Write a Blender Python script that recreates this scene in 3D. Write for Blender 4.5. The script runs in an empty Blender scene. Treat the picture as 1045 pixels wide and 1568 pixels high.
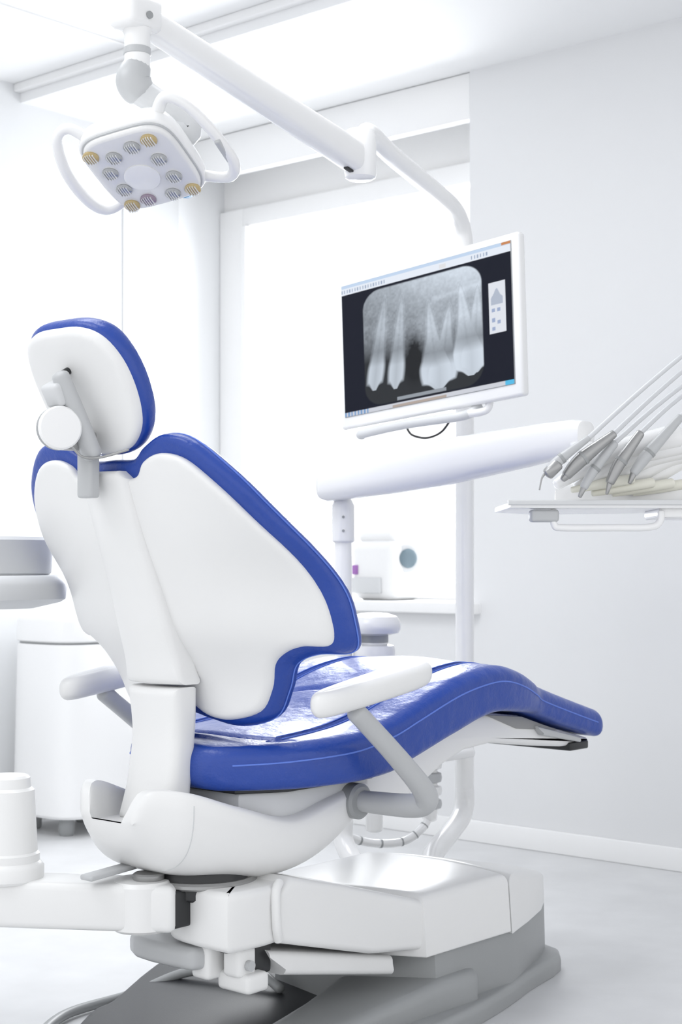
import bpy, bmesh, math, random
import numpy as np
from mathutils import Vector, Matrix
random.seed(3)
sc = bpy.context.scene
sc.view_settings.view_transform = 'Standard'
sc.view_settings.look = 'None'
sc.view_settings.exposure = 0.0

# ------------------------------------------------------------ materials
def mat(name, col, rough=0.4, metal=0.0, bump=None, emis=None, emis_s=0.0, coat=0.0, var=None, trans=0.0):
    m = bpy.data.materials.new(name); m.use_nodes = True
    nt = m.node_tree; b = nt.nodes['Principled BSDF']
    b.inputs['Base Color'].default_value = (*col, 1)
    b.inputs['Roughness'].default_value = rough
    b.inputs['Metallic'].default_value = metal
    b.inputs['Coat Weight'].default_value = coat
    if trans: b.inputs['Transmission Weight'].default_value = trans
    if emis:
        b.inputs['Emission Color'].default_value = (*emis, 1)
        b.inputs['Emission Strength'].default_value = emis_s
    tc = nt.nodes.new('ShaderNodeTexCoord')
    if var:
        n = nt.nodes.new('ShaderNodeTexNoise'); n.inputs['Scale'].default_value = var[0]; n.inputs['Detail'].default_value = 6
        nt.links.new(tc.outputs['Object'], n.inputs['Vector'])
        r = nt.nodes.new('ShaderNodeValToRGB')
        r.color_ramp.elements[0].position = .3; r.color_ramp.elements[1].position = .7
        r.color_ramp.elements[0].color = (*[c*(1-var[1]) for c in col], 1)
        r.color_ramp.elements[1].color = (*[min(1, c*(1+var[1])) for c in col], 1)
        nt.links.new(n.outputs['Fac'], r.inputs['Fac']); nt.links.new(r.outputs['Color'], b.inputs['Base Color'])
    if bump:
        n = nt.nodes.new('ShaderNodeTexNoise'); n.inputs['Scale'].default_value = bump[0]; n.inputs['Detail'].default_value = 4
        nt.links.new(tc.outputs['Object'], n.inputs['Vector'])
        bp = nt.nodes.new('ShaderNodeBump'); bp.inputs['Strength'].default_value = bump[1]; bp.inputs['Distance'].default_value = bump[2]
        nt.links.new(n.outputs['Fac'], bp.inputs['Height']); nt.links.new(bp.outputs['Normal'], b.inputs['Normal'])
        if len(bump) > 3:   # second, larger-scale wrinkle layer
            n2 = nt.nodes.new('ShaderNodeTexNoise'); n2.inputs['Scale'].default_value = bump[3]; n2.inputs['Detail'].default_value = 2
            nt.links.new(tc.outputs['Object'], n2.inputs['Vector'])
            b2 = nt.nodes.new('ShaderNodeBump'); b2.inputs['Strength'].default_value = bump[4]; b2.inputs['Distance'].default_value = bump[5]
            nt.links.new(n2.outputs['Fac'], b2.inputs['Height']); nt.links.new(b2.outputs['Normal'], bp.inputs['Normal'])
    return m
M_white = mat('white_plastic', (.83,.83,.825), .32, var=(3,.01))
M_white2 = mat('white_enamel', (.86,.86,.86), .22, coat=.3)
M_lgray = mat('light_gray_plastic', (.50,.51,.52), .35)
M_pan = mat('pale_gray_plastic', (.64,.65,.66), .4)  # one even pale gray for the pan, bowl and small parts
M_gray = mat('gray_plastic', (.33,.34,.345), .4, var=(5,.03))
M_sil = mat('brushed_steel', (.38,.38,.38), .3, metal=.6)
M_hose = mat('silicone_hose', (.62,.63,.65), .35)
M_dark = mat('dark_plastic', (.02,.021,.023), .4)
M_seamg = mat('panel_gap', (.30,.30,.30), .6)
M_black = mat('black_base_plate', (.022,.024,.028), .42, bump=(300,.15,.001))
M_blue = mat('blue_leather', (.012,.056,.34), .33, bump=(220,.35,.002,22,.35,.012), coat=.12)
M_seam = mat('blue_stitching', (.12,.22,.70), .5)
M_wall = mat('wall_paint', (.77,.775,.785), .7, bump=(60,.05,.001))
M_wallw = mat('white_wall_paint', (.79,.80,.812), .7)
M_strip = mat('gray_strip', (.68,.69,.70), .7)
M_ceil = mat('ceiling_paint', (.88,.885,.89), .8)
M_floor = mat('vinyl_floor', (.69,.695,.705), .36, var=(6,.05), bump=(40,.05,.001))
M_trim = mat('white_trim', (.90,.90,.90), .4)
M_amber = mat('amber_lens', (.50,.38,.17), .15, coat=1)
M_purp = mat('violet_lens', (.30,.23,.30), .15, coat=1)
M_glassy = mat('reflector_lens', (.42,.43,.44), .12, metal=.4, coat=1)
M_cyan = mat('cyan_cap', (.20,.48,.75), .3)
M_lens2 = mat('blue_gray_lens', (.16,.22,.26), .25)
M_face = mat('lamp_face_cover', (.78,.78,.78), .12, coat=.6)
M_cream = mat('cream_rubber', (.80,.79,.70), .4)

# ------------------------------------------------------------ helpers
def empty(name, loc=(0,0,0)):
    o = bpy.data.objects.new(name, None); o.location = loc; o.empty_display_size = .1
    sc.collection.objects.link(o); return o
def finish(name, bm, m, parent=None, ang=40, smooth=True):
    bmesh.ops.recalc_face_normals(bm, faces=bm.faces)
    me = bpy.data.meshes.new(name); bm.to_mesh(me); bm.free()
    if smooth:
        me.polygons.foreach_set('use_smooth', [True]*len(me.polygons))
        me.set_sharp_from_angle(angle=math.radians(ang))
    me.materials.append(m)
    o = bpy.data.objects.new(name, me); sc.collection.objects.link(o)
    if parent:
        o.parent = parent; o.matrix_parent_inverse = parent.matrix_basis.inverted()
    return o
def rbox(name, lo, hi, m, parent=None, bev=.005, rot=0, seg=3):
    bm = bmesh.new(); bmesh.ops.create_cube(bm, size=1)
    lo = Vector(lo); hi = Vector(hi); c = (lo+hi)/2; s = hi-lo
    for v in bm.verts: v.co = Vector((v.co.x*s.x, v.co.y*s.y, v.co.z*s.z))
    if bev > 0: bmesh.ops.bevel(bm, geom=bm.edges[:], offset=min(bev, min(s)*.48), segments=seg, profile=.5, affect='EDGES')
    R = Matrix.Rotation(math.radians(rot), 3, 'Z')
    for v in bm.verts: v.co = R @ v.co + c
    return finish(name, bm, m, parent)
def obox(name, c, ax, ay, az, m, parent=None, bev=.005, seg=3):
    """box with centre c and full-extent axis vectors"""
    ax, ay, az = Vector(ax), Vector(ay), Vector(az)
    bm = bmesh.new(); bmesh.ops.create_cube(bm, size=1)
    L = (ax.length, ay.length, az.length)
    for v in bm.verts: v.co = Vector((v.co.x*L[0], v.co.y*L[1], v.co.z*L[2]))
    if bev > 0: bmesh.ops.bevel(bm, geom=bm.edges[:], offset=min(bev, min(L)*.48), segments=seg, profile=.5, affect='EDGES')
    a, b, d = ax.normalized(), ay.normalized(), az.normalized()
    for v in bm.verts: v.co = Vector(c) + a*v.co.x + b*v.co.y + d*v.co.z
    return finish(name, bm, m, parent)
def crom(pts, n=8, closed=False):
    P = [np.array(p, float) for p in pts]; N = len(P); out = []
    rng = range(N) if closed else range(N-1)
    for i in rng:
        if closed: p0, p1, p2, p3 = P[(i-1)%N], P[i], P[(i+1)%N], P[(i+2)%N]
        else: p0, p1, p2, p3 = P[max(i-1,0)], P[i], P[i+1], P[min(i+2,N-1)]
        for j in range(n):
            t = j/n
            out.append(.5*((2*p1)+(-p0+p2)*t+(2*p0-5*p1+4*p2-p3)*t*t+(-p0+3*p1-3*p2+p3)*t**3))
    if not closed: out.append(P[-1])
    return out
def tube(name, pts, rad, m, parent=None, n=8, seg=16, smooth_path=True, capround=True, squash=1.0):
    rr = rad if hasattr(rad, '__len__') else [rad]*len(pts)
    P4 = [(*p, r) for p, r in zip(pts, rr)]
    Q = crom(P4, n) if smooth_path and len(pts) > 2 else [np.array(p, float) for p in P4]
    pos = [Vector(q[:3]) for q in Q]; R = [max(float(q[3]), .0003) for q in Q]
    if capround:
        t0 = (pos[0]-pos[1]).normalized(); t1 = (pos[-1]-pos[-2]).normalized()
        a0, a1, r0, r1 = pos[0].copy(), pos[-1].copy(), R[0], R[-1]
        for th in (30, 60, 85):
            s, c = math.sin(math.radians(th)), math.cos(math.radians(th))
            pos.insert(0, a0+t0*r0*s*.5); R.insert(0, r0*c)
            pos.append(a1+t1*r1*s*.5); R.append(r1*c)
    bm = bmesh.new(); rings = []
    T = [(pos[min(i+1, len(pos)-1)]-pos[max(i-1, 0)]).normalized() for i in range(len(pos))]
    up = Vector((0,0,1)) if abs(T[0].z) < .9 else Vector((1,0,0))
    u = (up - T[0]*up.dot(T[0])).normalized()
    for i, p in enumerate(pos):
        u = (u - T[i]*u.dot(T[i])).normalized(); v = T[i].cross(u)
        rings.append([bm.verts.new(p+(u*math.cos(2*math.pi*k/seg)+v*math.sin(2*math.pi*k/seg)*squash)*R[i]) for k in range(seg)])
    for a, b in zip(rings[:-1], rings[1:]):
        for k in range(seg): bm.faces.new((a[k], a[(k+1)%seg], b[(k+1)%seg], b[k]))
    bm.faces.new(rings[0][::-1]); bm.faces.new(rings[-1])
    return finish(name, bm, m, parent, 50)
def lathe(name, prof, loc, m, parent=None, axis=(0,0,1), seg=40, power=2.0):
    """prof: list of (radius, height)"""
    az = Vector(axis).normalized(); q = Vector((0,0,1)).rotation_difference(az)
    bm = bmesh.new(); rings = []
    for r, h in prof:
        ring = []
        for k in range(seg):
            a = 2*math.pi*k/seg; ca, sa = math.cos(a), math.sin(a)
            x = math.copysign(abs(ca)**(2/power), ca)*r; y = math.copysign(abs(sa)**(2/power), sa)*r
            ring.append(bm.verts.new(Vector(loc)+q @ Vector((x, y, h))))
        rings.append(ring)
    for a, b in zip(rings[:-1], rings[1:]):
        for k in range(seg): bm.faces.new((a[k], a[(k+1)%seg], b[(k+1)%seg], b[k]))
    bm.faces.new(rings[0][::-1]); bm.faces.new(rings[-1])
    return finish(name, bm, m, parent, 35)
def offset_poly(P, d):
    out = []; N = len(P)
    area = sum(P[i][0]*P[(i+1)%N][1]-P[(i+1)%N][0]*P[i][1] for i in range(N))
    sg = 1 if area > 0 else -1
    for i in range(N):
        a, b = P[i-1], P[(i+1)%N]
        tx, ty = b[0]-a[0], b[1]-a[1]; l = math.hypot(tx, ty) or 1
        out.append((P[i][0]-sg*ty/l*d, P[i][1]+sg*tx/l*d))
    return out
def slab(name, outline, t0, t1, m, parent=None, bev=.01, bev0=None, fn=None, cut=None, sm=0, ang=40, nb=4):
    """outline in (a,b) plane, extruded t0..t1, rounded edges; fn maps (a,b,t)->xyz"""
    P = [tuple(p) for p in (crom(outline, sm, True) if sm else outline)]
    bev0 = bev if bev0 is None else bev0
    rings = []
    sgn = 1 if t1 > t0 else -1
    for j in range(nb+1):
        th = math.pi/2*j/nb
        rings.append((bev0*(1-math.sin(th)), t0+sgn*bev0*(1-math.cos(th))))
    for j in range(nb+1):
        th = math.pi/2*(1-j/nb)
        rings.append((bev*(1-math.sin(th)), t1-sgn*bev*(1-math.cos(th))))
    bm = bmesh.new(); vr = []
    for d, t in rings:
        Q = offset_poly(P, d) if d > 1e-6 else P
        vr.append([bm.verts.new((q[0], q[1], t)) for q in Q])
    N = len(P)
    for a, b in zip(vr[:-1], vr[1:]):
        for k in range(N): bm.faces.new((a[k], a[(k+1)%N], b[(k+1)%N], b[k]))
    bm.faces.new(vr[0][::-1]); bm.faces.new(vr[-1])
    if cut:
        for ax in (0, 1):
            lo = min(p[ax] for p in P); hi = max(p[ax] for p in P); x = lo+cut
            while x < hi-.3*cut:
                co = [0,0,0]; no = [0,0,0]; co[ax] = x+.00013; no[ax] = 1
                bmesh.ops.bisect_plane(bm, geom=bm.verts[:]+bm.edges[:]+bm.faces[:], plane_co=co, plane_no=no, dist=1e-5)
                x += cut
    if fn:
        for v in bm.verts: v.co = Vector(fn(v.co.x, v.co.y, v.co.z))
    return finish(name, bm, m, parent, ang)
def loft(name, secs, m, parent=None, ang=50):
    bm = bmesh.new(); vr = [[bm.verts.new(p) for p in s] for s in secs]; N = len(secs[0])
    for a, b in zip(vr[:-1], vr[1:]):
        for k in range(N): bm.faces.new((a[k], a[(k+1)%N], b[(k+1)%N], b[k]))
    bm.faces.new(vr[0][::-1]); bm.faces.new(vr[-1])
    return finish(name, bm, m, parent, ang)
def ci(x, xs, ys):
    xs = list(xs); ys = list(ys)
    if x <= xs[0]: return ys[0]
    if x >= xs[-1]: return ys[-1]
    i = max(j for j in range(len(xs)-1) if xs[j] <= x)
    h = xs[i+1]-xs[i]; t = (x-xs[i])/h
    def sl(j):
        if j == 0: return (ys[1]-ys[0])/(xs[1]-xs[0])
        if j == len(xs)-1: return (ys[-1]-ys[-2])/(xs[-1]-xs[-2])
        return (ys[j+1]-ys[j-1])/(xs[j+1]-xs[j-1])
    m0, m1 = sl(i)*h, sl(i+1)*h
    return (2*t**3-3*t*t+1)*ys[i]+(t**3-2*t*t+t)*m0+(-2*t**3+3*t*t)*ys[i+1]+(t**3-t*t)*m1

# ------------------------------------------------------------ room
rbox('floor', (-2.7,-4,-.1), (4,2.9,0), M_floor, bev=0)
def multibox(name, boxes, m):
    bm = bmesh.new()
    for lo, hi in boxes:
        r = bmesh.ops.create_cube(bm, size=1)
        for v in r['verts']:
            v.co = Vector([(lo[i]+hi[i])/2+v.co[i]*(hi[i]-lo[i]) for i in range(3)])
    return finish(name, bm, m, smooth=False)
multibox('wall_back', [((-1.05,2.42,0),(4,2.76,2.7)), ((-2.55,2.42,0),(-1.05,2.76,.80))], M_wall)
multibox('trim_lintel', [((-2.55,2.69,2.46),(-1.05,2.76,2.7))], M_trim)
multibox('wall_left', [((-2.7,-4,0),(-2.55,2.9,2.9))], M_wallw)
multibox('trim_gray_strip', [((-2.553,2.12,0),(-2.545,2.42,2.7))], M_strip)  # thin flush strip, slightly grayer than the rest of the wall
multibox('ceiling', [((-2.7,1.617,2.70),(4,2.9,2.95)), ((-2.7,-4,2.765),(4,1.617,2.95))], M_ceil)
rbox('trim_bulkhead', (-2.55,1.585,2.735), (4,1.617,2.765), M_trim, bev=.004)
g = [((-2.55,y,2.760),(4,y+.018,2.766)) for y in (-2.6,-2.0,-1.4,-.8,-.2,.4,1.0)] + [((x,-4,2.761),(x+.018,1.58,2.7655)) for x in (-1.9,-.7,.5,1.7,2.9)]
multibox('trim_ceiling_grid', g, M_trim)
rbox('baseboard_back', (-2.52,2.404,0), (4,2.42,.075), M_trim, bev=.004)
rbox('baseboard_left', (-2.55,-4,0), (-2.536,2.40,.075), M_trim, bev=.004)
# window
W = empty('window_1', (-1.8,2.7,.82))
rbox('frame_left', (-2.55,2.66,.835), (-2.41,2.74,2.46), M_trim, W, .006)
rbox('frame_right', (-1.17,2.66,.835), (-1.05,2.74,2.46), M_trim, W, .006)
rbox('frame_top', (-2.41,2.66,2.38), (-1.17,2.74,2.46), M_trim, W, .006)
rbox('frame_bottom', (-2.41,2.66,.835), (-1.17,2.74,.90), M_trim, W, .006)
rbox('sash_edge', (-2.405,2.64,.90), (-2.375,2.67,2.38), M_trim, W, .004)
rbox('trim_1', (-2.55,2.37,.795), (-1.0,2.70,.835), M_trim, bev=.006)
B = empty('roller_blind', (-1.8,2.45,2.6))
rbox('fascia', (-2.545,2.425,2.535), (-1.053,2.455,2.698), M_trim, B, .004)
tube('bottom_bar', [(-2.5,2.50,2.56),(-1.07,2.50,2.56)], .012, M_trim, B)

# ------------------------------------------------------------ dental chair
CH = empty('dental_chair', (0,0,0))
def seat_sec(y, w, zb, zt, rt, rb, dome):
    pts = []; h = zt-zb; rt = min(rt, h*.6); rb = min(rb, h*.38)
    for j in range(5):
        th = -math.pi/2+math.pi/2*j/4
        pts.append((w-rb+rb*math.cos(th), y, zb+rb+rb*math.sin(th)))
    for j in range(9):
        th = math.pi/2*j/8
        pts.append((w-rt+rt*math.cos(th), y, zt-rt*.85+rt*.85*math.sin(th)))
    n = 72
    for i in range(1, n):
        x = (w-rt)*(1-2*i/n)
        g = 0
        if .14 < y < .93: g = .012*math.exp(-((abs(x)-.155)/.007)**2)*min(1,(y-.14)/.04)*min(1,(.93-y)/.05)
        if abs(x) < .16:
            g = max(g, .012*math.exp(-((y-.13-(x*x)*1.6)/.008)**2))
        g = max(g, .008*math.exp(-((y-.935)/.008)**2))
        if abs(x) > .15: g = max(g, .009*math.exp(-((y-.150-(abs(x)-.155)*.5)/.008)**2))
        if abs(x)<.155: g = max(g,.009*math.exp(-((y-.50+x*x*2)/.009)**2))
        d = dome*(1-(x/(w-rt))**2)
        if .1 < y < .9: d += .006*math.cos(x/.155*math.pi/2)**2 if abs(x) < .155 else 0
        pts.append((x, y, zt+d-g))
    for j in range(9):
        th = math.pi/2+math.pi/2*j/8
        pts.append((-(w-rt)+rt*math.cos(th), y, zt-rt*.85+rt*.85*math.sin(th)))
    for j in range(5):
        th = math.pi+math.pi/2*j/4
        pts.append((-(w-rb)+rb*math.cos(th), y, zb+rb+rb*math.sin(th)))
    return pts
Y0 = .022
YT = (-.04,.05,.15,.30,.40,.473,.604,.70,.78,.87,.97,1.10,1.29)
ZT = (.628,.634,.640,.652,.672,.695,.735,.753,.757,.738,.705,.668,.616)
YB = (-.04,.05,.23,.389,.473,.604,.744,.86,.97,1.1,1.29)
ZB = (.556,.552,.553,.562,.585,.622,.655,.650,.634,.598,.550)
YW = (.022,.030,.045,.070,.11,.16,.22,.30,.75,.85,.94,1.0,1.29)
WW = (.075,.102,.126,.155,.190,.222,.245,.262,.262,.255,.235,.212,.200)
secs = []
ys = list(np.concatenate([np.linspace(Y0,Y0+.03,12), np.linspace(Y0+.035,1.25,240), np.linspace(1.256,1.29,9)]))
for y in ys:
    w, zb, zt = ci(y, YW, WW), ci(y, YB, ZB), ci(y, YT, ZT); zm = (zb+zt)/2
    e = 1
    if y < Y0+.03: q = (Y0+.03-y)/.03; e = math.sqrt(max(0, 1-q*q))*.8+.2
    if y > 1.262: q = (y-1.262)/.028; e = math.sqrt(max(0, 1-q*q))*.8+.2
    w -= .02*(1-e)
    secs.append(seat_sec(y, w, zm+(zb-zm)*e, zm+(zt-zm)*e, .032, .02, .004))
loft('seat_cushion', secs, M_blue, CH, 60)
def topz(x,y): return ci(y,YT,ZT)+.004*(1-(x/.23)**2)
for sx in (1,-1):
    pts = [(sx*(ci(y,YW,WW)+.0005), y, ci(y,YT,ZT)-.034) for y in np.linspace(.06,1.25,60)]
    tube('side_seam', pts, .0017, M_seam, CH, n=2, seg=6)
    tube('top_stitch', [(sx*.168, y, topz(.168,y)+.0004) for y in np.linspace(.17,.92,50)], .0013, M_seam, CH, n=2, seg=6)
    tube('inner_stitch', [(sx*.143, y, topz(.143,y)+.0004) for y in np.linspace(.18,.92,50)], .0011, M_seam, CH, n=2, seg=6)
tube('knee_stitch', [(x, .947, topz(x,.947)) for x in np.linspace(-.2,.2,20)], .0013, M_seam, CH, n=2, seg=6)
tube('rear_stitch', [(x, .148+x*x*1.6, topz(x,.15)+.004*(1-abs(x)/.14)) for x in np.linspace(-.14,.14,20)], .0012, M_seam, CH, n=2, seg=6)
slab('seat_pan', [(-.13,.09),(.13,.09),(.165,.16),(.165,.43),(-.165,.43),(-.165,.16)], .48, .545, M_pan, CH, .01)
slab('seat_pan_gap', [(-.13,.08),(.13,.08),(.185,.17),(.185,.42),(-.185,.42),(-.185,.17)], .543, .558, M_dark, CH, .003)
slab('legrest_frame', [(.42,.49),(.42,.57),(.6,.614),(.74,.648),(.86,.642),(.97,.628),(1.1,.592),(1.26,.553),(1.255,.538),(1.15,.540),(1.0,.556),(.86,.574),(.76,.568),(.68,.543),(.60,.505),(.52,.47)],
     -.165, .168, M_white, CH, .012, fn=lambda a,b,t:(t,a,b))
rbox('footrest_slot', (-.10,1.17,.528), (.175,1.25,.548), M_dark, CH, .004)
slab('legrest_gap', [(.83,.640),(.97,.626),(1.12,.582),(.95,.600)], .160, .1715, M_seamg, CH, .001, fn=lambda a,b,t:(t,a,b))
slab('legrest_slide', [(1.02,.600),(1.2,.560),(1.2,.548),(1.04,.578)], .168, .185, M_lgray, CH, .004, fn=lambda a,b,t:(t,a,b))
# casing under seat
CY = (-.125,-.10,-.05,.05,.18,.30,.42,.49)
CW = (.082,.103,.148,.182,.193,.188,.170,.140)
CB = (.475,.450,.408,.380,.364,.382,.448,.505)
CS = (.550,.565,.562,.528,.494,.515,.540,.545)
CC = (.505,.500,.495,.490,.485,.510,.530,.535)
secs = []
for y in np.linspace(-.125,.49,74):
    w, zb, zs, zc = (ci(y, CY, t) for t in (CW, CB, CS, CC))
    q0 = max(0,(-.100-y)/.025); q1 = max(0,(y-.46)/.03); e = math.sqrt(max(.02,1-max(q0,q1)**2))
    zm = (zb+zs)/2; zb = zm+(zb-zm)*e; zs = zm+(zs-zm)*e; zc = zm+(zc-zm)*e if zc>zm else zc; w *= (.85+.15*e)
    s = []
    for i in range(61):
        x = w*(1-2*i/60); a = abs(x)/w
        lo = .56 if y < .08 else .70
        k = min(1,max(0,(a-lo)/.14)); k = k*k*(3-2*k)
        rim = .012*max(0,(a-.9)/.1)**2
        zi = zc if y < .02 else zc-.02*min(1,(y-.02)/.05)
        s.append((x, y, zi+(zs-zi)*k-rim))
    for i in range(1,40):
        th = math.pi*i/40
        x = -w*math.copysign(abs(math.cos(th))**.62, math.cos(th))
        z = zs-.014-(zs-.014-zb)*math.sin(th)**.72
        s.append((x, y, z))
    secs.append(s)
loft('seat_casing', secs, M_white, CH, 50)
yy = -.045; w = ci(yy,CY,CW); zb=ci(yy,CY,CB); zs=ci(yy,CY,CS)
tube('casing_joint', [(w*math.copysign(abs(math.cos(th))**.62, math.cos(th)), yy, zs-.014-(zs-.014-zb)*math.sin(th)**.72) for th in np.linspace(.02,1.3,18)], .0010, M_pan, CH, n=2, seg=6)
# backrest warp
ZP = (.67,.75,.80,.85,.935,1.03,1.135,1.21)
YSH = (.068,.046,.018,-.018,-.053,-.092,-.128,-.150)
def yc(z): return ci(z, ZP, YSH)
def cc(z): return ci(z, (.69,.74,.80,.85,.95,1.05,1.12,1.2), (.8,.9,.92,.95,.95,.58,.35,.15))
def backwarp(a,b,t): return (a, yc(b)+cc(b)*a*a+t, b)
half = [(.04,1.135),(.08,1.14),(.105,1.165),(.150,1.178),(.203,1.165),(.256,1.117),(.294,1.065),(.329,1.002),(.346,.937),(.353,.885),(.350,.848),(.334,.830),(.295,.829),(.260,.817),(.230,.793),(.207,.745),(.178,.702),(.113,.683),(.062,.690),(.02,.715)]
outl = half + [(-x,z) for x,z in half[::-1]]
slab('backrest_shell', outl, 0, .030, M_white, CH, .01, .012, backwarp, .02, 5, 35)
ch = [(0,1.172),(.06,1.172),(.095,1.193),(.150,1.213),(.212,1.201),(.276,1.145),(.315,1.09),(.350,1.02),(.369,.94),(.374,.885),(.370,.838),(.350,.816),(.302,.814),(.266,.802),(.244,.783),(.221,.740),(.190,.690),(.116,.670),(.05,.680),(0,.69)]
outl = ch + [(-x,z) for x,z in ch[1:-1][::-1]]
slab('backrest_cushion', outl, .016, .076, M_blue, CH, .034, .018, backwarp, .02, 5, 60, 6)
for sx in (1,-1):
    tube('cushion_seam', [(sx*(p[0]+.0006), yc(p[1])+cc(p[1])*p[0]**2+.040, p[1]) for p in crom(ch,5)], .0016, M_seam, CH, n=1, seg=6)
# spine cover
ZS = (.74,.80,.85,.935,1.03,1.145); YS = (-.022,-.036,-.052,-.078,-.112,-.150)
slab('spine_cover', [(.045,1.150),(.062,1.135),(.064,1.0),(.068,.9),(.073,.80),(.076,.752),(-.076,.752),(-.073,.80),(-.068,.9),(-.064,1.0),(-.062,1.135),(-.045,1.150)],
     0, .055, M_white, CH, .014, .012, lambda a,b,t:(a, ci(b,ZS,YS)+t+a*a*3.0, b), .02, 0, 35)
slab('spine_lower', [(.070,.747),(.066,.65),(.068,.56),(.072,.49),(-.072,.49),(-.068,.56),(-.066,.65),(-.070,.747)],
     0, .058, M_white, CH, .016, .018, lambda a,b,t:(a, ci(b,(.49,.58,.66,.746),(-.046,-.028,-.018,-.022))+t+a*a*1.5, b), .02, 0, 35)
# headrest
hd = (Vector((0,-.221,1.402))-Vector((0,-.098,1.178))).normalized()
hn = Vector((0, hd.z, -hd.y))   # toward patient
hc = Vector((0,-.192,1.290))
def hmap(a,b,t):
    p = hc + hd*b + hn*(t+a*a*.6-b*b*.3) ; return (a, p.y, p.z)
ho = [(0,.121),(.06,.117),(.102,.094),(.124,.044),(.126,-.02),(.112,-.077),(.081,-.112),(.045,-.125),(0,-.127)]
slab('headrest_shell', ho+[(-x,z) for x,z in ho[1:-1][::-1]], 0, .03, M_white, CH, .008, .014, hmap, .02, 6, 35)
ho2 = [(x*1.05,z*1.065) for x,z in ho]
slab('headrest_cushion', ho2+[(-x,z) for x,z in ho2[1:-1][::-1]], .014, .066, M_blue, CH, .032, .016, hmap, .02, 6, 60, 6)
tube('headrest_bar', [(.020,-.248,1.315),(.024,-.222,1.26),(.028,-.182,1.178)], [.017,.019,.020], M_lgray, CH, squash=.9)
obox('headrest_slider', (.006,-.244,1.285), (.046,0,0), (0,.03,.017), Vector((0,-.020,.038)), M_pan, CH, .008)
lathe('headrest_slot', [(.007,-.008),(.007,.016)], (.0,-.220,1.325), M_dark, CH, -hn)
KA = Vector((1,-.45,0)).normalized(); KO = Vector((-.002,-.240,1.222))
lathe('headrest_knob', [(.030,0),(.037,.004),(.039,.010),(.039,.022),(.037,.024)], KO, M_gray, CH, KA)
lathe('headrest_knob_cap', [(.0385,.0235),(.0395,.026),(.039,.031),(.036,.034),(.020,.035)], KO, M_white2, CH, KA)
rbox('headrest_neck', (-.020,-.180,1.10), (.020,-.155,1.20), M_lgray, CH, .006)
rbox('headrest_link', (-.018,-.240,1.185), (.022,-.16,1.222), M_sil, CH, .01)
tube('bead_chain', [(.03,-.23,1.19),(.035,-.21,1.172),(.05,-.18,1.172),(.085,-.145,1.186)], .0025, M_sil, CH, seg=8)
# armrests
for sx, nm, dy in ((1,'right',0),(-1,'left',-.035)):
    po = [(-.028,.10),(0,.075),(.026,.10),(.036,.17),(.041,.26),(.039,.35),(.024,.388),(-.014,.391),(-.036,.365),(-.041,.27),(-.038,.18)]
    slab('armrest_pad_'+nm, [(sx*(x)+sx*.338,y+dy) for x,y in po], 0, .048, M_white, CH, .018, .022, lambda a,b,t:(a,b,.698+(b-.08)*.15+t), None, 5, 50, 5)
    tube('armrest_post_'+nm, [(sx*.338,.19+dy,.705),(sx*.34,.29+dy*.6,.625),(sx*.345,.375,.548),(sx*.337,.402,.515),(sx*.30,.398,.502),(sx*.19,.38,.502)], [.019,.020,.022,.024,.024,.022], M_lgray, CH, squash=1.0)
    lathe('armrest_hub_'+nm, [(.03,0),(.036,.004),(.036,.03),(.03,.035)], (sx*.16,.375,.502), M_gray, CH, (sx,0,0))
# pivot + lift
lathe('turntable', [(.09,.345),(.096,.35),(.096,.385),(.09,.40)], (.04,.08,0), M_dark, CH)
lathe('turntable_ring', [(.102,.368),(.107,.372),(.107,.378),(.102,.382)], (.04,.08,0), M_sil, CH)
obox('release_lever', (-.02,-.10,.405), (.035,.0,.0), (-.03,.14,.0), (0,0,.010), M_lgray, CH, .004)
slab('lift_bracket', [(.03,.015),(.165,.005),(.190,.02),(.195,.12),(.16,.165),(.0,.165),(.0,.06)], .262, .374, M_white, CH, .014, sm=4, ang=50)
tube('bracket_edge_pipe', [(.198,.128,.270),(.203,.118,.30),(.201,.118,.36),(.194,.135,.378)], .009, M_white, CH)
slab('lift_arm', [(.135,.262),(.118,.30),(.128,.36),(.16,.384),(.30,.350),(.50,.292),(.64,.252),(.655,.235),(.655,.175),(.63,.160),(.40,.192)], -.14, .205, M_white, CH, .014, fn=lambda a,b,t:(t,a,b), ang=50)
slab('lift_link', [(.13,.245),(.5,.165),(.5,.125),(.17,.19)], .04, .175, M_white, CH, .012, fn=lambda a,b,t:(t,a,b))
rbox('link_fork', (.125,.05,.205), (.17,.10,.262), M_white, CH, .01)
rbox('link_fork_b', (.06,.03,.195), (.11,.09,.262), M_white, CH, .01)
rbox('link_foot', (.10,.06,.175), (.185,.12,.212), M_white, CH, .01)
lathe('link_pin', [(.008,0),(.010,.003),(.010,.012)], (.168,.075,.228), M_lgray, CH, (1,0,0))
rbox('hinge_gap', (.05,.09,.20), (.16,.15,.262), M_dark, CH, .006)
slab('lift_shelf', [(-.10,.02),(.06,.0),(.10,.03),(.10,.16),(-.10,.2)], .215, .258, M_lgray, CH, .014, sm=4)
tube('link_cylinder', [(-.05,.08,.23),(-.08,.3,.19),(-.08,.5,.15)], .026, M_gray, CH)
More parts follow.
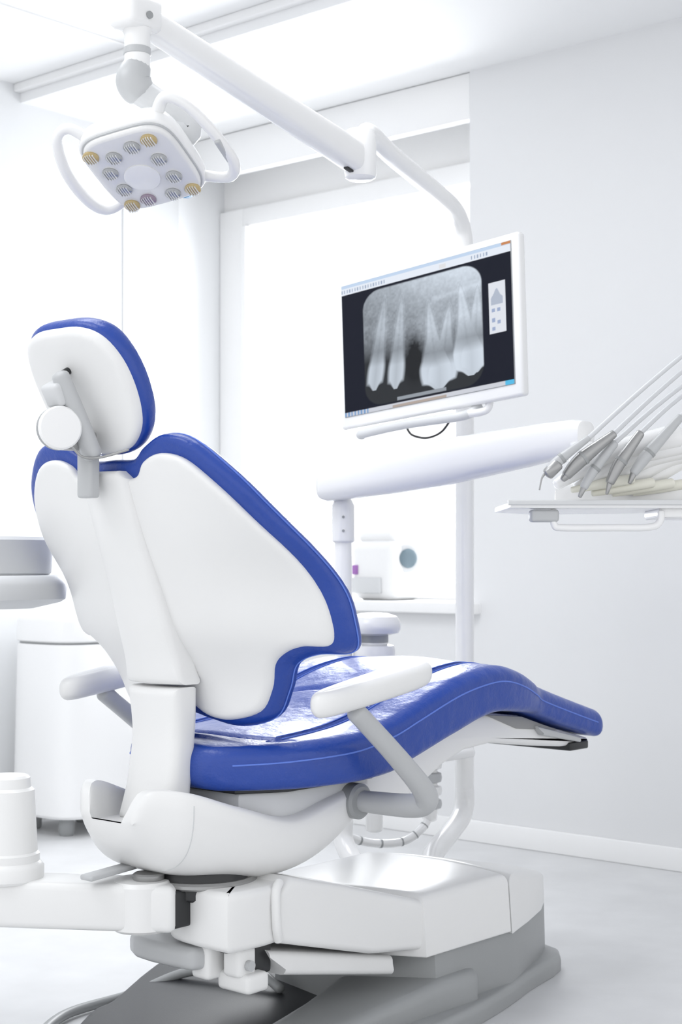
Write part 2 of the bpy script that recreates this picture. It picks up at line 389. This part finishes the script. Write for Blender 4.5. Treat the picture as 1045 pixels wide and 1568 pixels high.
# base
slab('base_cover', [(.205,.56),(.205,.865),(-.205,.865),(-.205,.40),(-.10,.40)], .156, .285, M_white, CH, .022, .004, lambda a,b,t:(a*(1+.05*(.285-t)/.13), b, t+(.012*(1-(a/.2)**2) if t>.2 else 0)), .04, 0, 45)
slab('base_nose_cover', [(.203,.872),(.17,.985),(.125,1.11),(.085,1.185),(.05,1.2),(-.05,1.2),(-.085,1.185),(-.125,1.11),(-.17,.985),(-.203,.872)], .150, .283, M_white, CH, .024, .004,
     lambda a,b,t:(a*(1+.05*(.285-t)/.13), b, t if t<.16 else t+(.012*(1-(a/.2)**2))-.07*((b-.872)/.33)*(t-.15)/.133), .03, 0, 45)
slab('base_body', [(.205,.60),(.205,.875),(.125,1.11),(.085,1.19),(-.085,1.19),(-.125,1.11),(-.205,.875),(-.205,.55),(.0,.50)], .02, .156, M_gray, CH, .004, .004, lambda a,b,t:(a*(1+.06*(1-t/.155)**2), b, t))
slab('base_flange', [(.12,1.205),(.20,.96),(.262,.70),(.29,.42),(.27,.10),(.20,-.02),(.10,.05),(.02,.38),(-.06,.62),(-.20,.8),(-.24,1.0),(-.14,1.205)], 0, .042, M_gray, CH, .016, .002, None, None, 4, 50)
slab('base_leg', [(.215,.74),(.235,.60),(.22,.30),(.17,.12),(.10,.12),(.05,.36),(-.02,.62),(.0,.74)], .03, .105, M_gray, CH, .03, .004, lambda a,b,t:(a,b,t if t<.05 else .05+(t-.05)*min(1,max(.1,(b-.05)/.55))), .04, 3, 50, 5)
slab('floor_plate', [(-.33,.10),(-.37,.2),(-.50,.42),(-.53,.52),(-.50,.80),(-.2,1.05),(.05,1.0),(.1,.5),(.12,.1),(.02,-.12),(-.12,-.16)], 0, .04, M_black, CH, .02, .002, None, None, 4, 50)
rbox('base_side_box', (-.50,.66,.03), (-.32,.80,.08), M_lgray, CH, .02)

# ------------------------------------------------------------ assistant arm + cuspidor
CU = empty('cuspidor_unit', (-.45,-.3,0))
ad = Vector((-.2472,-.2212,.012)); an = Vector((.6668,-.7452,0))
c0 = Vector((.052,-.006,.338))
obox('support_arm', c0+ad*1.05, ad*2.15, an*.105, (0,0,.088), M_white, CU, .014, 4)
lathe('arm_joint', [(.05,-.048),(.058,-.042),(.058,.038),(.052,.046)], c0+ad*.18, M_white, CU)
lathe('joint_cap', [(.028,0),(.03,.003),(.03,.010),(.026,.013)], c0+ad*.14+Vector((0,0,.046)), M_sil, CU)
rbox('arm_hinge', (.035,-.035,.30), (.085,.03,.37), M_dark, CU, .006)
lathe('cone_joint', [(.064,.385),(.068,.390),(.068,.412),(.064,.418),(.060,.422),(.060,.436),(.056,.440),(.050,.555),(.044,.560),(.042,.578),(.038,.582)], (-.182,-.212,0), M_white, CU)
cb = Vector((-.56,-.27,0))
rbox('column', (cb.x-.07,cb.y-.10,.0), (cb.x+.05,cb.y+.08,.92), M_white, CU, .03, 41)
lathe('bowl_rim', [(.10,.885),(.15,.898),(.160,.905),(.163,.935),(.155,.952),(.15,.955)], (-.515,-.035,0), M_pan, CU, power=3)
lathe('bowl_body', [(.14,.954),(.146,.96),(.15,1.028),(.145,1.035),(.125,1.035),(.10,.99),(.05,.975)], (-.525,-.045,0), M_pan, CU, power=3)
rbox('bowl_bracket', (-.62,-.32,.84), (-.50,-.04,.89), M_white, CU, .015)

# ------------------------------------------------------------ support pole + dental light
px_, py_ = -.343, 1.441
lathe('monitor_support_pole', [(.0255,.34),(.0255,1.219),(.031,1.22),(.034,1.224),(.034,1.270),(.031,1.274),(.0255,1.275),(.0255,1.80)], (px_,py_,0), M_white2)
DL = empty('dental_operating_light', (px_,py_,1.8))
tube('pole_arm', [(px_,py_,1.80),(px_,py_,1.85),(px_+.006,py_-.018,1.895),(px_+.03,py_-.08,1.925),(-.27,1.25,1.935),(-.12,.865,1.940),(-.055,.70,1.950),(-.036,.655,1.935),(-.036,.647,1.90)], [.0255,.024]+[.0225]*7, M_white2, DL)
lathe('arm_pivot', [(.026,1.835),(.034,1.84),(.036,1.85),(.036,1.93),(.03,1.945)], (-.038,.643,0), M_white2, DL)
A0 = Vector((-.040,.655,1.877)); A1 = Vector((.046,-.095,1.992)); d = (A1-A0)
sd = Vector((d.y,-d.x,0)).normalized(); upv = sd.cross(d).normalized()
if upv.z < 0: upv = -upv
loft('spring_arm', [[tuple(A0+d*t+sd*(math.copysign(abs(math.cos(a))**.6,math.cos(a))*w*.5)+upv*(math.copysign(abs(math.sin(a))**.6,math.sin(a))*h*.5)) for a in np.linspace(0,2*math.pi,28,endpoint=False)]
   for t,w,h in ((0,.03,.03),(.01,.05,.062),(.05,.056,.070),(.5,.052,.060),(.93,.048,.052),(.985,.046,.050),(1.0,.03,.03))], M_white2, DL)
obox('spring_arm_slot', A0+d*.06-upv*.036, d*.05, sd*.012, upv*.006, M_dark, DL, .002)
obox('spring_arm_seam', A0+d*.22+sd*.0275, d*.002, sd*.002, upv*.045, M_lgray, DL, 0)
obox('spring_arm_underline', A0+d*.55+sd*.0265-upv*.012, d*.78, sd*.002, upv*.0015, M_pan, DL, 0)
lathe('pivot_screw', [(.004,0),(.004,.002)], A0+d*.05+sd*.028, M_gray, DL, sd, 12)
lathe('pivot_screw_b', [(.004,0),(.004,.002)], A0+d*.05+sd*.028+upv*.02, M_gray, DL, sd, 12)
rbox('arm_head_block', (.012,-.135,1.962), (.078,-.05,2.025), M_white2, DL, .014, 5)
lathe('block_screw', [(.007,0),(.007,.003)], (.079,-.09,1.985), M_gray, DL, (1,-.1,0), 16)
lathe('head_joint', [(.020,1.885),(.024,1.89),(.024,1.955),(.028,1.965)], (.046,-.090,0), M_white2, DL)
lathe('head_joint_band', [(.0245,0),(.0255,.001),(.0255,.012),(.0245,.013)], (.046,-.090,1.918), M_lgray, DL)
hcn = Vector((.048,-.078,1.716))
av = Vector((.1608,.0638,.030)); bv = Vector((-.0512,.1678,-.085))
bv = bv-av*(bv.dot(av)/av.length_squared)
nv = av.cross(bv).normalized()
if nv.z < 0: nv = -nv      # back of the lamp (upwards)
def hp(u,v,w=0): return tuple(hcn+av*u+bv*v+nv*w)
tube('knuckle', [(.046,-.090,1.900),(.040,-.094,1.872),(.046,-.084,1.850)], [.026,.033,.030], M_lgray, DL)
tube('yoke', [(.044,-.086,1.855),(.062,-.064,1.838),(.086,-.038,1.815),(.100,-.016,1.785),tuple(Vector(hp(.25,-.05,.05)))], [.026,.025,.026,.029,.032], M_pan, DL)
ro = []
for k in range(48):
    a = 2*math.pi*k/48; ca, sa = math.cos(a), math.sin(a)
    ro.append((math.copysign(abs(ca)**.5,ca)*.53, math.copysign(abs(sa)**.5,sa)*.53))
AL, BL = av.length, bv.length
ahat, bhat = av.normalized(), bv.normalized()
def hm(a,b,t): return tuple(hcn+ahat*a+bhat*b+nv*t)
slab('head_housing', [(x*AL*1.06,y*BL*1.03) for x,y in ro], .0, .052, M_white2, DL, .036, .006, hm, None, 0, 60, 6)
slab('head_gasket', [(x*AL*1.01,y*BL*.99) for x,y in ro], -.003, .003, M_lgray, DL, .001, .001, hm, None, 0, 60, 2)
slab('head_face', [(x*AL*.98,y*BL*.96) for x,y in ro], -.012, .002, M_face, DL, .002, .008, hm, None, 0, 60, 4)
leds = [(.281,-.349,'A'),(.069,-.322,0),(-.182,-.257,0),(-.405,-.339,'A'),(.247,-.088,0),(-.334,-.081,0),(.271,.173,0),(-.319,.167,0),(.139,.388,0),(.369,.40,'A'),(-.36,.394,'A'),(-.152,.376,'P')]
for u,v,t in leds:
    lathe('led_lens', [(.0155,0),(.0155,.003),(.012,.006),(.004,.0075)], hp(u,v,-.0115), {'A':M_amber,'P':M_purp,0:M_glassy}[t], DL, -nv, 20)
    for s_ in (-.009,-.0045,0,.0045,.009):
        hw = math.sqrt(.0145**2-s_**2)*.9
        obox('led_rib', Vector(hp(u,v,-.0185))+ahat*s_, ahat*.0012, bhat*2*hw, nv*.003, M_face, DL, 0)
lathe('face_disc', [(.034,0),(.034,.002),(.030,.003)], hp(-.05,.08,-.0115), M_white2, DL, -nv)
tube('handle_right', [hp(.40,-.42,.03),hp(.56,-.54,.04),hp(.74,-.42,.03),hp(.88,-.12,.01),hp(.92,.24,-.0),hp(.82,.42,.0),hp(.64,.46,.01),hp(.43,.40,.02)], [.012,.011,.010,.0105,.011,.011,.010,.011], M_white2, DL)
tube('handle_left', [hp(-.40,-.42,.02),hp(-.56,-.56,.03),hp(-.72,-.50,.02),hp(-.80,-.2,.0),hp(-.80,.16,-.005),hp(-.73,.40,.0),hp(-.58,.46,.01),hp(-.40,.40,.02)], [.011,.010,.010,.0105,.011,.011,.010,.011], M_white2, DL)
obox('handle_grip', Vector(hp(.90,.08,.004)), bv*.30, av.normalized()*.012, nv*.024, M_lgray, DL, .004)
lathe('sensor_cap', [(.020,0),(.022,.004),(.014,.016)], hp(.22,.50,.016), M_cyan, DL, bv)

# ------------------------------------------------------------ monitor
MO = empty('computer_monitor', (-.2325,1.14,1.5575))
mc = Vector((-.243,1.137,1.5600)); mr = Vector((.594,-.008,.053)); mu = Vector((-.009,-.008,.400))
mn = mu.cross(mr).normalized()
if mn.y < 0: mn = -mn
def mp(s,t,w=0): return mc+mr*(s-.5)+mu*(t-.5)+mn*w
obox('monitor_body', mc+mn*.017, mr, mu, mn*.030, M_white2, MO, .008)
obox('monitor_back', mc+mn*.045, mr*.6, mu*.6, mn*.035, M_white2, MO, .014)
def screen():
    nx, ny = 340, 240
    S, T = np.meshgrid(np.linspace(0,1,nx), np.linspace(0,1,ny))
    C = np.zeros((ny,nx,3)); C[:] = (.008,.010,.020)
    def vn(sx, sy, seed):
        r = np.random.RandomState(seed).rand(sy+2, sx+2)
        x = S*sx; y = T*sy; xi = x.astype(int); yi = y.astype(int); fx = x-xi; fy = y-yi
        fx = fx*fx*(3-2*fx); fy = fy*fy*(3-2*fy)
        return (r[yi,xi]*(1-fx)+r[yi,xi+1]*fx)*(1-fy)+(r[yi+1,xi]*(1-fx)+r[yi+1,xi+1]*fx)*fy
    noise = .3*vn(12,9,1)+.3*vn(40,30,2)+.4*vn(95,70,3)
    cx, cy, hx, hy, r = .485,.475,.355,.435,.11
    qx = np.abs(S-cx)-hx+r; qy = (np.abs(T-cy)-hy+r*1.3)/1.3
    dd = np.hypot(np.maximum(qx,0), np.maximum(qy,0))+np.minimum(np.maximum(qx,qy),0)-r
    inside = np.clip(-dd/.006,0,1)
    bl = .33+.04*np.sin(S*9)
    bone = np.clip((T-bl)/.22,0,1)
    v = .035+bone*(.27+.16*np.clip((S-.15)/.65,0,1)+.24*(noise-.5)) + .30*np.clip((T-.66)/.25,0,1)*np.clip((S-.30)/.35,0,1)+.10*np.clip((T-.7)/.2,0,1)
    v -= .20*np.exp(-(((S-.445)/.055)**2+((T-.44)/.16)**2))
    v += .10*np.exp(-(((T-.72-.10*(S-.5))/.02)**2))*(S>.55)
    v += .05*np.exp(-(((S-.49)/.07)**2+((T-.62)/.12)**2))
    # (crown centre s, crown bottom t, half width, root tip s, root tip t, root half width, brightness)
    teeth = [(.190,.185,.060,.275,.86,.040,.17),(.320,.165,.058,.378,.84,.038,.18),
             (.575,.100,.105,.530,.74,.042,.22),(.590,.105,.100,.655,.68,.044,.22),
             (.765,.150,.105,.715,.80,.046,.26),(.785,.160,.098,.815,.76,.044,.24)]
    tooth = np.zeros_like(v)
    for cs, ct, hw, rs, rt, rw, amp in teeth:
        k = np.clip((T-ct)/(rt-ct),0,1)
        c = cs+(rs-cs)*k
        kk = np.clip((k-.20)/.45,0,1); kk = kk*kk*(3-2*kk)
        w = hw*(1-kk)*(.90+.10*np.sin(np.clip(k/.3,0,1)*3.14)) + rw*kk
        w = np.where(k>.6, w*np.sqrt(np.clip((1-k)/.4,0,1)), w)
        w = w*np.clip((T-ct+.022+.016*np.cos((S-c)/hw*6))/.05,0,1)**.35
        m = np.clip((w-np.abs(S-c))/.020,0,1)*(T>ct-.03)
        crown = np.clip(1-np.clip((k-.22)/.16,0,1),0,1)
        bright = amp+.48*crown*np.clip(.70+.45*np.abs(S-c)/hw,0,1)-.07*np.exp(-((S-c)/.007)**2)*kk
        bright = bright+bone*.12*(1-crown)
        tooth = np.maximum(tooth, m*bright)
    v = v*(1-.25*(tooth>.1))+tooth
    v = np.clip(v,.02,.90)
    film = np.stack([v*.84,v*.93,v*1.04],-1)
    C = C*(1-inside[...,None])+film*inside[...,None]
    top = T>.925; C[top] = (.80,.85,.93)
    C[(T>.975)] = (.55,.68,.86)
    ic = top&(T<.965)&(T>.94)&((S*60%1)<.4)&((S<.28)|((S>.78)&(S<.88))); C[ic] = (.35,.42,.55)
    C[(T<.965)&(T>.935)&(S>.60)&(S<.64)] = (.75,.76,.78)
    C[T<.032] = (.62,.64,.70); C[(T<.020)&(S>.30)&(S<.62)] = (.45,.38,.34); C[(T<.03)&(S<.16)&((S*50%1)<.5)] = (.2,.35,.6)
    C[(T<.03)&(S>.95)] = (.1,.5,.8); C[(T>.98)&(S>.95)] = (.6,.25,.1)
    p = (S>.875)&(S<.965)&(T>.38)&(T<.74); C[p] = (.75,.78,.84)
    p2 = (S>.885)&(S<.95)&(T>.58)&(T<.70)&(((T-.58)/.12) < .35+.5*np.sin((S-.885)/.065*3.1)**2+.15*noise); C[p2] = (.45,.50,.60)
    for a_,b_ in ((.89,.53),(.92,.53),(.89,.46),(.92,.44),(.89,.40)): C[(S>a_)&(S<a_+.018)&(T>b_)&(T<b_+.026)] = (.35,.42,.6)
    C[(S>.33)&(S<.62)&(T>.050)&(T<.072)] = (.30,.33,.37)
    me = bpy.data.meshes.new('screen')
    s0,s1,t0,t1 = .030,.962,.080,.952
    verts = [tuple(mp(s0+(s1-s0)*s, t0+(t1-t0)*t, .0005)-mn*.0012) for s,t in zip(S.ravel(),T.ravel())]
    idx = np.arange(nx*ny).reshape(ny,nx)
    f = np.stack([idx[:-1,:-1],idx[:-1,1:],idx[1:,1:],idx[1:,:-1]],-1).reshape(-1,4)
    me.from_pydata(verts, [], f.tolist())
    ca = me.color_attributes.new('Col','FLOAT_COLOR','POINT')
    rgba = np.concatenate([C.reshape(-1,3), np.ones((nx*ny,1))],1).astype(np.float32)
    ca.data.foreach_set('color', rgba.ravel())
    m = bpy.data.materials.new('radiograph_screen'); m.use_nodes = True; nt = m.node_tree; b = nt.nodes['Principled BSDF']
    at = nt.nodes.new('ShaderNodeVertexColor'); at.layer_name = 'Col'
    b.inputs['Base Color'].default_value = (.004,.004,.005,1); b.inputs['Roughness'].default_value = .5
    b.inputs['Specular IOR Level'].default_value = .08
    nt.links.new(at.outputs['Color'], b.inputs['Emission Color']); b.inputs['Emission Strength'].default_value = 1.0
    me.materials.append(m)
    o = bpy.data.objects.new('screen', me); sc.collection.objects.link(o); o.parent = MO; o.matrix_parent_inverse = MO.matrix_basis.inverted()
screen()
obox('screen_gasket', mp(.496,.516,.0)+mn*.003, mr*.938, mu*.878, mn*.006, M_gray, MO, .001)
obox('mount_plate', mp(.55,.45,.07), mr*.2, mu*.3, mn*.035, M_white2, MO, .008)
tube('mount_arm', [tuple(mp(.55,.45,.07)), (-.30,1.30,1.50), (-.335,1.400,1.47)], .022, M_white2, MO)
hb = [mp(.13,-.06,.0), mp(.15,-.055,-.01), mp(.4,-.05,-.02), mp(.66,-.06,-.01), mp(.72,-.045,.01), mp(.74,.0,.03)]
tube('grip_bar', [tuple(p) for p in hb], .012, M_pan, MO)
tube('grip_post', [tuple(mp(.80,.05,.03)), tuple(mp(.79,-.04,.02)), tuple(mp(.70,-.05,0))], .010, M_white2, MO)
tube('cable_loop', [tuple(mp(.37,-.06,.01)), tuple(mp(.40,-.115,.01)), tuple(mp(.48,-.15,.01)), tuple(mp(.56,-.13,.01)), tuple(mp(.615,-.06,.01))], .0028, M_dark, MO, seg=8)

# ------------------------------------------------------------ delivery unit
DU = empty('instrument_delivery_unit', (-.396,.995,0))
tube('pole_foot', [(px_,py_,.36),(px_,py_,.32),(px_+.01,py_-.03,.285),(px_+.05,py_-.13,.262),(-.20,1.12,.245),(-.12,1.0,.235)], .027, M_white2, DU)
tube('arm_post', [(-.396,.995,.30),(-.396,.995,1.13)], .0225, M_white2, DU)
lathe('post_collar', [(.024,1.03),(.029,1.035),(.029,1.125),(.022,1.14),(.017,1.145),(.017,1.165)], (-.396,.995,0), M_white2, DU)
lathe('post_ring', [(.020,0),(.021,.002),(.021,.014),(.020,.016)], (-.396,.995,1.143), M_dark, DU)
for z_ in (1.06,1.095): lathe('post_screw', [(.0035,0),(.0035,.002)], (-.396+.029*.66,.995-.029*.75,z_), M_gray, DU, (.66,-.75,0), 12)
tube('post_foot', [(-.396,.995,.32),(-.39,.99,.27),(-.33,.97,.22),(-.22,.93,.20)], .026, M_white2, DU)
B0 = Vector((-.435,.965,1.175)); B1 = Vector((.405,.885,1.258)); d = B1-B0
sd = Vector((-d.y,d.x,0)).normalized(); upv = Vector((0,0,1))
loft('delivery_arm', [[tuple(B0+d*t+sd*(math.copysign(abs(math.cos(a))**.7,math.cos(a))*w*.5)+upv*(math.copysign(abs(math.sin(a))**.7,math.sin(a))*h*.5)) for a in np.linspace(0,2*math.pi,32,endpoint=False)]
   for t,w,h in ((0,.04,.04),(.008,.068,.072),(.03,.078,.085),(.3,.088,.102),(.5,.09,.108),(.8,.08,.092),(.96,.07,.075),(.992,.06,.06),(1.0,.03,.03))], M_white2, DU)
lathe('arm_end_joint', [(.03,1.13),(.036,1.14),(.036,1.24)], (.40,.883,0), M_white2, DU)
ex = Vector((.7524,.6587,0)); ey = Vector((-.6587,.7524,0)); P0 = Vector((.502,.453,1.09))
def tp(x, z, y=0): return tuple(P0+ex*x+ey*y+Vector((0,0,z)))
slab('tray', [(0,0),(.46,0),(.46,.20),(.30,.36),(.10,.44),(.0,.30)], -.004, .008, M_white2, DU, .004, .003, lambda a,b,t: tp(a,t,b), None, 0)
slab('tray_lip', [(-.004,-.006),(.46,-.006),(.46,.012),(-.004,.012)], .002, .012, M_pan, DU, .003, .002, lambda a,b,t: tp(a,t,b))
slab('tray_console', [(.10,.10),(.46,.10),(.46,.30),(.14,.40)], .008, .05, M_white2, DU, .015, .004, lambda a,b,t: tp(a,t,b))
slab('tray_underbody', [(.29,.02),(.46,.02),(.46,.22),(.30,.22)], -.022, -.003, M_white2, DU, .004, .006, lambda a,b,t: tp(a,t,b))
obox('tray_switch', P0+ex*.068+ey*.03+Vector((0,0,-.018)), ex*.055, ey*.04, (0,0,.024), M_lgray, DU, .006)
tube('tray_rail', [tp(.085,-.008,.02),tp(.087,-.035,.02),tp(.105,-.041,.02),tp(.2,-.041,.02),tp(.27,-.040,.02),tp(.290,-.030,.02),tp(.293,-.010,.02)], .007, M_white2, DU)
for i,(x0,z0) in enumerate(((.092,.040),(.135,.034),(.178,.034),(.222,.036),(.268,.040))):
    tube('holder_finger', [tp(x0,z0+.002,.02+.02*i),tp(x0+.045,z0+.030,.03+.02*i),tp(x0+.11,z0+.066,.045+.02*i),tp(x0+.24,z0+.10,.065+.02*i)], [.011,.016,.020,.024], M_white2, DU)
    tube('holder_pad', [tp(x0+.03,z0-.008,.025+.02*i),tp(x0+.09,z0+.004,.035+.02*i),tp(x0+.15,z0+.014,.045+.02*i)], [.006,.010,.010], M_cream, DU)
hs = [
 ([(.052,.030),(.058,.055),(.072,.068)],[.0015,.002,.005],[(.074,.068),(.092,.088),(.145,.128)],[.012,.010,.006],(.36,.31)),
 ([(.098,.050),(.105,.058)],[.006,.009],[(.105,.058),(.135,.090),(.195,.137)],[.010,.014,.008],(.36,.28)),
 ([(.132,.018),(.140,.036)],[.004,.006],[(.140,.036),(.160,.070),(.198,.120)],[.008,.010,.009],(.36,.25)),
 ([(.186,.024),(.192,.046)],[.003,.006],[(.192,.046),(.212,.085),(.250,.140)],[.009,.012,.009],(.36,.23)),
 ([(.232,.045),(.240,.065)],[.004,.007],[(.240,.065),(.268,.102),(.330,.172)],[.009,.012,.008],(.40,.235)),
]
for i,(a,ra,b,rb,e) in enumerate(hs):
    y = -.03+.012*i
    tube('handpiece_tip', [tp(x,z,y) for x,z in a], ra, M_sil, DU, seg=12)
    tube('handpiece', [tp(x,z,y) for x,z in b], rb, M_lgray if i%2==0 else M_sil, DU, seg=16)
    lathe('handpiece_ring', [(rb[1]+.0008,0),(rb[1]+.0008,.006)], tp(b[1][0],b[1][1],y), M_gray, DU, Vector(tp(*b[2],y))-Vector(tp(*b[1],y)), 20)
    tube('handpiece_hose', [tp(b[-1][0],b[-1][1],y), tp((b[-1][0]+e[0])/2,(b[-1][1]+e[1])/2+.006,y), tp(e[0],e[1],y+.02), tp(e[0]+.10,e[1]+.05,y+.06), tp(e[0]+.14,e[1]-.05,y+.14), tp(e[0]+.08,.05,y+.2)], [.005,.0045,.0045,.0045,.0045,.0045], M_hose, DU, seg=12)
tube('syringe_head', [tp(.068,.060,-.032),tp(.086,.078,-.032)], .012, M_sil, DU)
lathe('filter_housing', [(.045,.70),(.052,.71),(.054,.755),(.050,.768),(.036,.772),(.034,.778)], (-.337,1.048,0), M_white2, DU)
lathe('filter_gap', [(.036,.776),(.036,.796)], (-.337,1.048,0), M_gray, DU)
lathe('filter_lid', [(.034,.793),(.062,.800),(.068,.810),(.068,.826),(.058,.842),(.035,.850),(.01,.852)], (-.337,1.048,0), M_white2, DU)
tube('filter_stem', [(-.337,1.048,.30),(-.337,1.048,.71)], .022, M_white2, DU)
obox('filter_bracket', (-.36,1.02,.66), Vector((.07,.06,0)), Vector((-.02,.025,0)), (0,0,.03), M_white2, DU, .005)
SU = empty('suction_holder', (-.36,1.30,0))
for i,z in enumerate((.46,.425,.39,.355)):
    lathe('ring', [(.022,0),(.030,.003),(.032,.014),(.030,.025),(.022,.028)], (-.33,1.27,z-.03), M_white2 if i%2==0 else M_lgray, SU)
rbox('holder_plate', (-.38,1.22,.452), (-.28,1.41,.478), M_white2, SU, .01)
tube('holder_core', [(-.33,1.27,.30),(-.33,1.27,.46)], .020, M_white2, SU)
hp_ = crom([(-.33,1.27,.31),(-.335,1.24,.275),(-.36,1.19,.245),(-.40,1.10,.25),(-.43,1.02,.285),(-.44,.98,.33)], 8)
tube('suction_hose', [tuple(p) for p in hp_], .011, M_white2, SU, n=1)
for i in range(6,len(hp_)-4,5):
    tube('hose_band', [tuple(hp_[i]), tuple(hp_[i]*.6+hp_[i+1]*.4)], .0120, M_gray, SU, smooth_path=False, capround=False)

# ------------------------------------------------------------ background furniture
cxx, cyy = -2.290, 1.665
CA = empty('mobile_cabinet', (cxx,cyy,0))
lathe('body', [(.185,.065),(.192,.075),(.186,.4),(.180,.675),(.178,.682)], (cxx,cyy,0), M_trim, CA, power=3.4, seg=64)
lathe('lid', [(.176,.690),(.182,.695),(.180,.765),(.172,.777),(.12,.781)], (cxx,cyy,0), M_trim, CA, power=3.4, seg=64)
lathe('gap', [(.172,.680),(.172,.692)], (cxx,cyy,0), M_gray, CA, power=3.4, seg=64)
for a in (40,130,220,310):
    x, y = cxx+.15*math.cos(math.radians(a)), cyy+.15*math.sin(math.radians(a))
    lathe('caster', [(.022,0),(.028,.01),(.028,.04),(.02,.068)], (x,y,0), M_gray, CA)
AU = empty('autoclave', (-1.49,2.50,.835))
rbox('body', (-1.62,2.43,.835), (-1.40,2.63,1.06), M_white2, AU, .04)
lathe('door', [(.02,0),(.034,.004),(.036,.016),(.026,.022)], (-1.40,2.50,.99), M_lens2, AU, (1,-.4,0))
lathe('door_rim', [(.052,0),(.053,.008),(.040,.012)], (-1.402,2.50,.99), M_pan, AU, (1,-.4,0))
rbox('label', (-1.60,2.424,.93), (-1.575,2.432,.965), mat('violet_label',(.35,.15,.45),.4), AU, .002)
rbox('front_drawer', (-1.60,2.415,.86), (-1.46,2.435,.92), M_pan, AU, .006)
rbox('top_cover', (-1.60,2.45,1.045), (-1.42,2.60,1.10), M_white2, AU, .025)
ST = empty('sterilizer', (-1.9,2.52,.835))
rbox('body', (-2.12,2.43,.835), (-1.84,2.64,1.10), M_white2, ST, .05)
rbox('front_panel', (-2.08,2.422,.90), (-1.89,2.435,1.03), M_pan, ST, .01)
CB_ = empty('power_cable', (-.4,.2,0))
tube('cable', [(-.12,.47,.05),(-.22,.48,.07),(-.36,.42,.055),(-.42,.30,.018),(-.42,.12,.014),(-.32,-.05,.014),(-.2,-.25,.014),(.0,-.5,.014)], .011, M_gray, CB_, seg=12)

# ------------------------------------------------------------ lighting
w = bpy.data.worlds.new('World'); sc.world = w; w.use_nodes = True
bg = w.node_tree.nodes['Background']; bg.inputs[0].default_value = (.975,.985,1,1); bg.inputs[1].default_value = 1.34
def area(name, loc, target, sx, sy, p, col=(1,1,1)):
    l = bpy.data.lights.new(name, 'AREA'); l.shape = 'RECTANGLE'; l.size = sx; l.size_y = sy; l.energy = p; l.color = col
    o = bpy.data.objects.new(name, l); o.location = loc; sc.collection.objects.link(o)
    o.rotation_euler = (Vector(target)-Vector(loc)).to_track_quat('-Z','Y').to_euler()
area('window_daylight', (-1.8,3.3,1.9), (-.6,0,.6), 1.6, 1.7, 90, (.95,.975,1))
area('ceiling_panel_light', (-.4,.2,2.74), (-.4,.2,0), 1.2, 1.2, 26, (.97,.985,1))  # added fill lamp under the ceiling, no real panel behind it
area('ceiling_fill_light_b', (-.4,-1.6,2.74), (-.4,-1.6,0), 1.2, 1.2, 20, (.97,.985,1))  # another added fill, brightens the near half of the room

# ------------------------------------------------------------ camera
cam = bpy.data.cameras.new('camera'); co = bpy.data.objects.new('camera', cam); sc.collection.objects.link(co)
co.location = (2.234,-2.018,.99); co.rotation_euler = (math.radians(90),0,math.radians(41.2))
cam.sensor_fit = 'HORIZONTAL'; cam.sensor_width = 24; cam.lens = 2400/1045.33*24; cam.shift_y = 71/1045.33
cam.dof.use_dof = True; cam.dof.focus_distance = 2.95; cam.dof.aperture_fstop = 8
sc.camera = co
